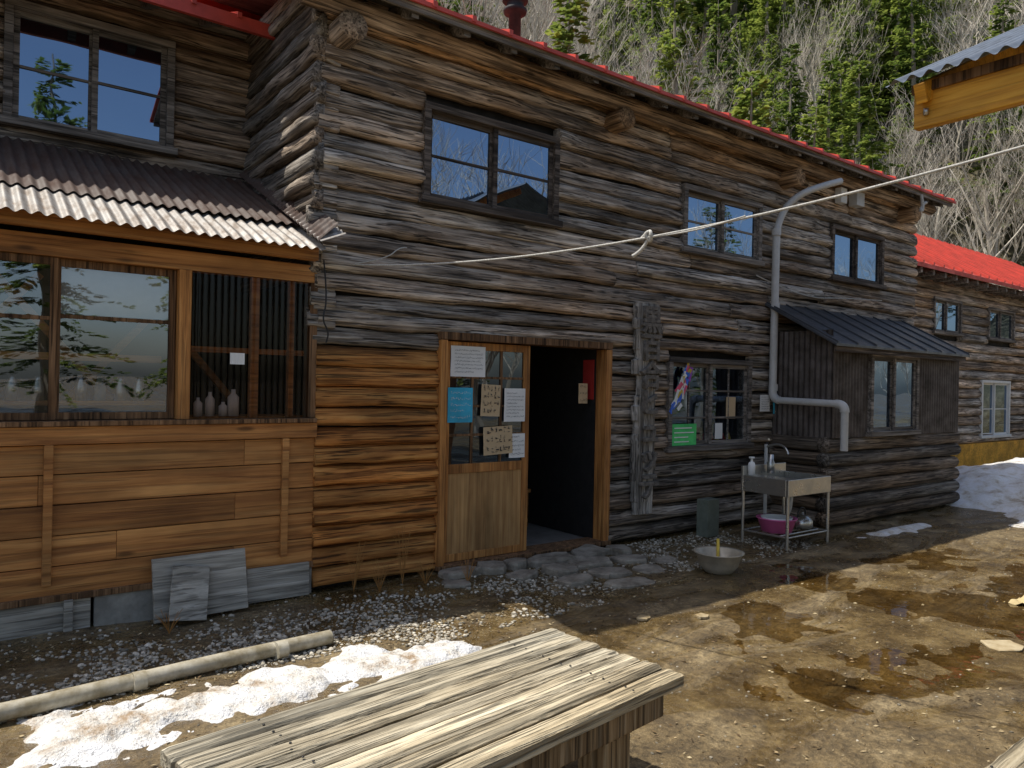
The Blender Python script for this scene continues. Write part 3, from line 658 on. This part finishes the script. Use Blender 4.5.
# ------------------------------------------------------------------ table and bench
m_tleg=wood('table_leg_wood',(.12,.07,.03),(.30,.20,.10),(.46,.34,.2),attr=False,bs=.6,axis=2)
def plank_table(name,C,ang,L,W,zt,npl,th=.05):
    e=empty(name); mb=MB()
    pw=W/npl
    for i in range(npl):
        g=R(.005,.009)
        w0=-W/2+pw*i+g; w1=-W/2+pw*(i+1)-g; tc=tint(1.0,.35,.18,.35); sd=R(0,99)
        e0=-L/2+R(-.012,.012); e1=L/2+R(-.012,.012); n=int(L/.02); b0=len(mb.v); dz=R(-.004,.004); sk_=R(-.003,.003)
        for k in range(n+1):
            s=e0+(e1-e0)*k/n; j=N(s*4,sd)*.002; q=abs(N(s*9,sd,4))*.008; q2=abs(N(s*8,sd,8))*.008
            ed=.004*(k in(0,n))
            for (w_,z_) in ((w0,zt-th),(w0+q*.5,zt-.009-q),(w0+.010+q,zt+j+dz-ed),((w0*2+w1)/3,zt+j+dz+N(s*2,sd,2)*.002+sk_-ed),((w0+w1*2)/3,zt+j+dz+N(s*2,sd,6)*.002-sk_-ed),(w1-.010-q2,zt+j+dz-ed),(w1-q2*.5,zt-.009-q2),(w1,zt-th)):
                mb.v.append(Vector((s,w_,z_))); mb.c.append(tc)
        for k in range(n):
            for m_ in range(8):
                a=b0+k*8+m_; b=b0+k*8+(m_+1)%8; mb.f.append((a,a+8,b+8,b))
        mb.f.append(tuple(b0+m_ for m_ in range(8))); mb.f.append(tuple(b0+n*8+m_ for m_ in reversed(range(8))))
    o=mb.build('planks',m_table,e,False,True); o.location=(C[0],C[1],0); o.rotation_euler=(0,0,ang)
    def lb_(nm,s0,s1,w0,w1,z0,z1,mat=None):
        o=box(nm,s0,s1,w0,w1,z0,z1,mat or m_tleg,e,.008); o.location=(C[0],C[1],0); o.rotation_euler=(0,0,ang)
    for sgn in (-1,1):
        s=sgn*(L/2-.28)
        lb_('cross_beam',s-.06,s+.06,-W/2+.07,W/2-.07,zt-th-.13,zt-th-.002)
        for wv in (-1,1): lb_('leg',s-.07,s+.07,wv*(W/2-.16)-.07,wv*(W/2-.16)+.07,-.02,zt-th-.132)
    lb_('edge_beam',-L/2+.1,L/2-.1,-W/2+.02,-W/2+.06,zt-th-.09,zt-th-.003); lb_('edge_beam',-L/2+.1,L/2-.1,W/2-.06,W/2-.02,zt-th-.09,zt-th-.003)
    for sgn in (-1,1):
        for i in range(npl):
            for dw in (-.02,.02):
                o=lathe('nail',[(0,0),(.0045,0),(.0045,.002),(0,.003)],(sgn*(L/2-.28)+R(-.01,.01),-W/2+pw*(i+.5)+dw,zt+.003),m_cable,e,8); o.location=(C[0],C[1],0); o.rotation_euler=(0,0,ang)
    return e
plank_table('picnic_table',(1.387,-3.287),math.atan2(.19,1.66),1.67,.715,.50,7)
plank_table('wooden_bench',(3.7,-4.68),.03,2.6,.58,.40,6)

# ------------------------------------------------------------------ neighbouring canopy
cn=empty('canopy')
box('fascia_board',3.60,3.65,-9,-3.74,2.84,3.035,m_yellowb,cn,.006)
box('soffit_joist',3.72,3.80,-9,-3.80,2.92,3.06,m_yellowb,cn)
box('fascia_edging',3.585,3.60,-9,-3.735,3.0,3.045,m_brown,cn,.002)
corr('canopy_roof',(3.50,-9,3.05),(0,5.35,0),(3.4,0,1.62),.076,.012,m_croof,cn,3)
corr('canopy_roof',(10.3,-9,3.05),(0,5.35,0),(-3.4,0,1.62),.076,.012,m_croof,cn,3)
for k in range(9): obox('rafter',(5.2,-3.80-k*.6,3.77),(3.7,.05,.09),(0,-math.atan(1.62/3.4),0),m_yellowb,cn)
for p in ((3.72,-5.1),(3.72,-8.5),(6.6,-5.1),(6.6,-8.5)): box('post',p[0]-.06,p[0]+.06,p[1]-.06,p[1]+.06,-.05,2.9 if p[0]<4 else 4.4,m_boardz,cn)
for yb in (-3.8,-4.3): lathe('bolt',[(0,0),(.012,0),(.012,.03),(0,.034)],(3.592,yb,2.89),m_steel,cn,8)
rp=empty('rope'); pts=[]
A=Vector((2.42,-.12,2.49)); B=Vector((3.70,-5.05,2.78))
for i in range(25):
    t=i/24; p=A.lerp(B,t); p.z-=.26*4*t*(1-t)*.8; pts.append(p)
tube('line',pts,.0065,m_rope,rp)
q=A.lerp(B,.50); q.z-=.208
tube('knot',[q+Vector((.0,.06,.0)),q+Vector((.02,.02,.045)),q+Vector((-.01,-.02,.02)),q+Vector((.015,.0,-.03)),q+Vector((-.015,.03,.02)),q+Vector((.01,-.01,.04)),q+Vector((0,.05,-.07)),q+Vector((-.04,.09,-.10))],.010,m_rope,rp,True)
tube('loose_end',[q,q+Vector((.05,-.2,.0)),q+Vector((.08,-.4,.02)),q+Vector((.1,-.55,.04))],.004,m_rope,rp,True)

# ------------------------------------------------------------------ ground pipe, flagstones, snow, gravel
gp=empty('drain_pipe_on_ground')
tube('pipe',[(-2,-1.36,.04),(.3,-1.29,.045),(1.2,-1.22,.05),(1.86,-1.15,.035)],.042,m_gpipe,gp)
for t in (.1,.75,1.5): tube('coupling',[(t,-1.305+.06*t*.9+.0,.046),(t+.06,-1.30+.06*t*.9,.046)],.05,m_gpipe,gp)
fl=MB()
def slab(mb,cx,cy,rx,ry,z0,h,k=9):
    b=len(mb.v)
    tc=(R(.7,1.1),.3,R(0,1)); tx,ty=R(-.06,.06),R(-.06,.06)
    pts=[]; rot=R(-.35,.35)
    for i in range(k):
        a=2*math.pi*i/k+R(-.25,.25); q=max(abs(math.cos(a)),abs(math.sin(a)))**-.8*R(.78,1.06)
        X=rx*q*math.cos(a); Y=ry*q*math.sin(a)
        pts.append((cx+X*math.cos(rot)-Y*math.sin(rot),cy+X*math.sin(rot)+Y*math.cos(rot)))
    for s_,zz in ((1,z0),(1,z0+h*.75),(.94,z0+h)):
        for p in pts: mb.v.append(Vector((cx+(p[0]-cx)*s_,cy+(p[1]-cy)*s_,zz+R(-.003,.003)+(p[0]-cx)*tx+(p[1]-cy)*ty))); mb.c.append(tc)
    for r_ in range(2):
        for i in range(k): mb.f.append((b+r_*k+i,b+r_*k+(i+1)%k,b+(r_+1)*k+(i+1)%k,b+(r_+1)*k+i))
    mb.f.append(tuple(b+2*k+i for i in range(k)))
for (x,y_,rx,ry,h) in [(4.30,-.31,.24,.12,.055),(4.80,-.29,.22,.13,.05),(5.15,-.36,.12,.12,.05),(4.18,-.60,.15,.13,.045),(4.56,-.57,.20,.12,.04),(4.98,-.66,.19,.14,.035),(4.10,-.90,.16,.11,.025),(4.50,-.87,.19,.14,.025),(4.86,-.99,.14,.12,.02),(4.42,-1.20,.22,.10,.016),(5.24,-.86,.12,.09,.02),
   (3.35,-.28,.2,.11,.06),(3.68,-.3,.13,.12,.065),(3.96,-.27,.13,.10,.06),(3.2,-.5,.12,.09,.03),(3.8,-.55,.15,.1,.03)]:
    slab(fl,x,y_,rx*1.02,ry*1.04,-.02,h+.02,12)
fl.build('flagstone_path',m_flag,None,False)
st=MB()
for (x,y_,rx,ry,h) in [(3.82,-1.9,.06,.045,.015),(4.2,-2.1,.05,.04,.015),(5.35,-3.55,.14,.10,.010),(9.6,-2.6,.1,.07,.02),(10.6,-2.5,.12,.08,.02),(3.0,-2.6,.05,.03,.015),(7.8,-3.1,.07,.05,.015)]:
    slab(st,x,y_,rx,ry,0,h,11)
st.build('flat_stones',simple('pale_stone',(.50,.42,.27),.8,0,.3,9,.4,c2=(.30,.22,.11)),None)
def sn1(x,y):
    hw=.36+.08*N(x*1.3,4) if x<2 else .36-.34*(x-2)/.8
    cy=-1.60-.04*(x-1)
    m_=1-abs(y-cy)/max(hw,.02); m_=min(m_,(2.8-x)*2); m_=min(m_,.30+(x-.25)*1.1)
    m_+=.70*N(x*2.6,y*2.6,3)+.5*N(x*7,y*7,1)+.25*N(x*15,y*15,2)
    return -.03+.065*max(-.4,min(1,m_*1.3))+.014*N(x*14,y*14,6)+.006*N(x*32,y*32,6)
hfield('snow_patch',-.6,2.95,-2.4,-1.22,.02,sn1,m_snow)
def sn2(x,y):
    dx,dy=(x-14.0)/2.8,(y+.9)/1.6; r_=math.sqrt(dx*dx+dy*dy)
    h=.60*max(0,1-r_)**.6 if r_<1 else -.1*(r_-1)*2
    dx,dy=(x-11.9)/1.8,(y+2.0)/.55; r2=math.sqrt(dx*dx+dy*dy)
    h=max(h,.16*(1-r2))
    return h+.07*N(x*1.4,y*1.4)+.05*N(x*4,y*4)+.02*N(x*9,y*9)-.03
hfield('snow_patch',9.5,17,-3.2,1.35,.06,sn2,m_snow2)
def sn3(x,y):
    dx,dy=(x-8.9)/.9,(y+1.25)/.12; return .04*(1-math.sqrt(dx*dx+dy*dy))+.035*N(x*5,y*5)-.015
hfield('snow_patch',7.8,10.2,-1.6,-.95,.03,sn3,m_snow)
ICO=[(0,0,1)]+[(.894*math.cos(a),.894*math.sin(a),.447) for a in [2*math.pi*i/5 for i in range(5)]]+[(.894*math.cos(a),.894*math.sin(a),-.447) for a in [2*math.pi*(i+.5)/5 for i in range(5)]]+[(0,0,-1)]
ICF=[(0,1+i,1+(i+1)%5) for i in range(5)]+[(1+i,6+i,1+(i+1)%5) for i in range(5)]+[(1+(i+1)%5,6+i,6+(i+1)%5) for i in range(5)]+[(11,6+(i+1)%5,6+i) for i in range(5)]
def stone(mb,x,y,sz,t,zo=0):
    b=len(mb.v); a=R(0,6.28); ca,sa=math.cos(a),math.sin(a); sx_,sy_,sz_=sz*R(.8,1.3),sz*R(.6,1),sz*R(.4,.75); z0=gh(x,y)+sz_*.3+zo
    for p in ICO:
        q=R(.85,1.12); X=p[0]*sx_*q;Y=p[1]*sy_*q
        mb.v.append((x+X*ca-Y*sa,y+X*sa+Y*ca,z0+p[2]*sz_*q)); mb.c.append((t,0,0))
    for f in ICF: mb.f.append(tuple(b+i for i in f))
gm=MB()
for _ in range(15000):
    x=R(-1.2,3.9); y=R(-1.30,-.07)
    if x>2.2: y=R(-1.50,-.25)
    dens=.5+1.6*N(x*1.5,y*1.5,8)+.7*N(x*5,y*5,2)
    dens*=max(.10,min(1,(-y-.35)/.35))
    if R(0,1)>dens: continue
    stone(gm,x,y,R(.005,.016)*(1.6 if R(0,1)<.06 else 1),min(1,max(0,random.gauss(.5,.24))),R(0,.003))
for _ in range(3200):
    x=R(3.9,7.2);y=R(-1.25,-.1)
    if R(0,1)>.5+1.6*N(x*1.6,y*1.6,8): continue
    stone(gm,x,y,R(.006,.018),min(1,max(0,random.gauss(.42,.2))))
for _ in range(1300):
    x=R(.2,11);y=R(-5,-1.2); stone(gm,x,y,R(.003,.010),min(1,max(0,random.gauss(.35,.2))))
gm.build('gravel',m_gravel,None,False)
cm=MB()
for _ in range(12000):
    x=R(.2,12);y=R(-5.2,-1.0)
    if R(0,1)<.45: x=R(-.8,5); y=R(-1.5,-.1)
    elif x>4.5 and R(0,1)<.55: continue
    if N(x*1.2,y*1.2,20)<-.12: continue
    a=R(0,6.28); l=R(.005,.018); w_=l*R(.15,.5); b=len(cm.v); z0=gh(x,y)+R(.002,.008); d1=(math.cos(a)*l,math.sin(a)*l); d2=(-math.sin(a)*w_,math.cos(a)*w_)
    t=R(0,1)
    cm.v+= [(x-d1[0],y-d1[1],z0),(x+d2[0],y+d2[1],z0+R(0,.008)),(x+d1[0],y+d1[1],z0+R(0,.008)),(x-d2[0],y-d2[1],z0)]; cm.c+=[(t,0,0)]*4; cm.f.append((b,b+1,b+2,b+3))
cm.build('leaf_litter',m_chip,None)
rg=MB(); n=16
for j in range(n+1):
    for i in range(n+1):
        u,v_=i/n-.5,j/n-.5; x=6.7+u*.42;y=-3.35+v_*.3; rg.v.append((x+.03*N(u*5,v_*5),y+.03*N(u*5,v_*5,7),.0+.22*max(0,.5-math.hypot(u,v_))+.09*N(u*6,v_*6,2)))
for j in range(n):
    for i in range(n):
        a=j*(n+1)+i; rg.f.append((a,a+1,a+n+2,a+n+1))
rg.build('crumpled_cloth',simple('tan_cloth',(.6,.48,.25),.9,0,.3,8,.3),None,True)
pm=simple('dry_plant_stem',(.42,.2,.05),.8)
for (x,y_,h) in ((2.45,-.22,.38),(2.85,-.25,.50),(3.3,-.5,.22),(1.1,-.45,.16),(3.0,-.35,.2),(2.6,-.35,.25)):
    e=empty('dry_plant')
    for k in range(16):
        a=R(0,6.28); l=h*R(.5,1.0); tube('stem',[(x,y_,.0),(x+.03*math.cos(a),y_+.03*math.sin(a),l*.6),(x+.09*math.cos(a)*R(.5,1),y_+.09*math.sin(a)*R(.5,1),l)],.0014,pm,e,True,1)

# ------------------------------------------------------------------ trees
def fin(name,mb,mats,nb=None):
    me=bpy.data.meshes.new(name); me.from_pydata([tuple(v) for v in mb.v],[],mb.f)
    at=me.color_attributes.new('tint','FLOAT_COLOR','POINT'); fl_=[]
    for c in mb.c: fl_.extend((c[0],0,0,1))
    at.data.foreach_set('color',fl_)
    for m in mats: me.materials.append(m)
    if nb is not None: me.polygons.foreach_set('material_index',[0]*nb+[1]*(len(mb.f)-nb))
    return me
def conifer_mesh(seed,H,Rr):
    random.seed(seed); mb=MB()
    for i in range(9):
        zz=H*i/8; r_=.018*H*(1-i/8)+.01
        for k in range(6):
            a=k*math.pi/3; mb.v.append((r_*math.cos(a)+.15*N(zz*.2,seed),r_*math.sin(a),zz)); mb.c.append((.25,0,0))
    for i in range(8):
        for k in range(6): a=i*6+k;b=i*6+(k+1)%6; mb.f.append((a,b,b+6,a+6))
    nb=len(mb.f); z=H*.08
    while z<H*.985:
        t=z/H
        for _ in range(random.randint(4,6)):
            L=Rr*(1-t)**.8*R(.55,1.15)+.15; az_=R(0,6.28); dx,dy=math.cos(az_),math.sin(az_); up=R(-.15,.15)+.35*t; tb=R(-.2,.2)
            m_=max(2,int(L/.19))
            for j in range(m_):
                s_=(j+R(.2,.9))/m_*L
                if s_<L*.15: continue
                px,py,pz=dx*s_,dy*s_,z+up*s_-.22*s_*s_/max(L,.5)
                for q in range(4):
                    sd=(-1)**q*R(.3,1.2); ln=R(.22,.42)*(.6+.6*(1-s_/L)); w_=R(.05,.09)
                    d=Vector((dx-sd*dy,dy+sd*dx,R(-.45,.25))).normalized()*ln; wv=d.cross(Vector((R(-.5,.5),R(-.5,.5),1))).normalized()*w_
                    p=Vector((px,py,pz+R(-.05,.05))); b=len(mb.v)
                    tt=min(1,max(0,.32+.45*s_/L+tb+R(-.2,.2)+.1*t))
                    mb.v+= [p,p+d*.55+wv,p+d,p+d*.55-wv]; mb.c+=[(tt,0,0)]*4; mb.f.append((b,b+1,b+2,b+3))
        z+=R(.18,.32)
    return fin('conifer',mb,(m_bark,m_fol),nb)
def bare_mesh(seed,H):
    random.seed(seed); mb=MB()
    def seg(p,d,l,r0,depth):
        n=3 if depth<3 else 2; pts=[p]; dd=d.copy()
        for i in range(n):
            dd=(dd+Vector((R(-.14,.14),R(-.14,.14),R(-.02,.12)))).normalized(); pts.append(pts[-1]+dd*l/n)
        K=4 if depth<2 else 3; b=len(mb.v); tc=.6+R(-.2,.4)
        for i,q in enumerate(pts):
            r_=r0*(1-.55*i/n); u=dd.orthogonal().normalized(); w_=dd.cross(u)
            for k in range(K):
                a=2*math.pi*k/K; mb.v.append(q+u*r_*math.cos(a)+w_*r_*math.sin(a)); mb.c.append((min(1,tc),0,0))
        for i in range(n):
            for k in range(K): a=b+i*K+k;c=b+i*K+(k+1)%K; mb.f.append((a,c,c+K,a+K))
        if depth>=4: return
        nc=(8 if depth==0 else 4)
        for c in range(nc):
            t=R(.3,1.0); i=min(n-1,int(t*n)); q=pts[i].lerp(pts[i+1],min(1,t*n-i))
            s_=Vector((R(-1,1),R(-1,1),R(-.1,.6))).normalized(); nd_=(dd*.75+s_*.75+Vector((0,0,.25))).normalized()
            seg(q,nd_,l*R(.45,.68),max(.007,r0*(1-.5*t)*R(.4,.6)),depth+1)
    for k in range(random.choice((1,2,2))):
        seg(Vector((R(-.3,.3),R(-.3,.3),-.3)),Vector((R(-.2,.2),R(-.2,.2),1)).normalized(),H*R(.5,.62),H*.012,0)
    return fin('bare_tree',mb,(m_bark,))
CON=[conifer_mesh(11+i,h,r_) for i,(h,r_) in enumerate(((10,2.3),(12,2.6),(8,2.2),(12,2.4)))]
BAR=[bare_mesh(31+i,h) for i,h in enumerate((9,11,10,12))]
random.seed(99)
fo=empty('hillside_forest')
def put(me,x,y,s_,par,nm):
    o=bpy.data.objects.new(nm,me); COL.objects.link(o); o.location=(x,y,hill(x,y)-.1); o.rotation_euler=(R(-.05,.05),R(-.05,.05),R(0,6.28)); o.scale=(s_,s_,s_*R(.9,1.15)); o.parent=par
y=9.8
while y<66:
    stp=2.9 if y<24 else 4.0 if y<42 else 6.5
    x=-14
    while x<112:
        px,py=x+R(-1.3,1.3),y+R(-1.3,1.3); r_=px/(py+5.4)
        if r_>3.9: break
        far=math.hypot(px,py)
        if r_>.35:
            pc=.25 if r_<1.3 else .68 if r_<2.2 else .35
            if y>30: pc=max(pc,.5)
            c=R(0,1)<pc
            put(random.choice(CON if c else BAR),px,py,R(.75,1.25)*(1.35 if far>50 else 1),fo,'conifer' if c else 'bare_tree')
            x+=stp*(1.25 if far>50 else 1)
        else:
            if R(0,1)<.3: put(random.choice(CON),px,py,R(.8,1.2),fo,'conifer')
            x+=stp
    y+=stp
x=40
while x<80:
    yy=-10
    while yy<9:
        put(random.choice(CON+BAR),x+R(-1.5,1.5),yy+R(-1.5,1.5),R(.8,1.2),fo,'tree'); yy+=4.0
    x+=4.5
f2=empty('forest')
for x,y_,k in [(3.4,-33,1),(10.6,-36,3),(-3,-34,1),(-9,-32,3),(16,-34,1)]: put(CON[k],x,y_,1.5,f2,'conifer')
for i in range(20):
    x=13+i*2.6; put(random.choice(CON[:3]+BAR+BAR),x+R(-1,1),R(-26,-17),R(.7,1.05),f2,'tree')
for x,y_ in ((9.5,-13.5),(12.5,-12.5),(17.5,-13),(24,-14),(31,-14)): put(random.choice(BAR),x,y_,.95,f2,'bare_tree')

# ------------------------------------------------------------------ light, world, camera
S=Vector((-.35,.31,1)).normalized()
w=bpy.data.worlds.new('World'); scene.world=w; w.use_nodes=True; nt=w.node_tree
sky=nt.nodes.new('ShaderNodeTexSky'); sky.sky_type='NISHITA'; sky.sun_disc=False; sky.altitude=200
sky.air_density=1.0; sky.dust_density=2.6; sky.ozone_density=.5
sky.sun_elevation=math.asin(S.z); sky.sun_rotation=math.atan2(S.x,S.y)
bg=nt.nodes['Background']; bg.inputs['Strength'].default_value=.15; nt.links.new(sky.outputs[0],bg.inputs['Color'])
sl=bpy.data.lights.new('sun','SUN'); sl.energy=5.0; sl.angle=math.radians(.5); sl.color=(1,.95,.86)
so=bpy.data.objects.new('sun',sl); COL.objects.link(so); so.rotation_euler=S.to_track_quat('Z','Y').to_euler(); so.location=(0,0,20)
cd=bpy.data.cameras.new('camera'); cd.lens=26; cd.sensor_width=36; cd.clip_end=2000; cd.clip_start=.05
co=bpy.data.objects.new('camera',cd); COL.objects.link(co)
th=-math.atan2(.603,.798)
co.matrix_world=Matrix.Translation((0,-5.4,1.6))@Matrix.Rotation(th,4,'Z')@Matrix.Rotation(math.pi/2,4,'X')@Matrix.Rotation(math.radians(1.15),4,'Z')
scene.camera=co
scene.view_settings.view_transform='Standard'; scene.view_settings.look='None'; scene.view_settings.exposure=0
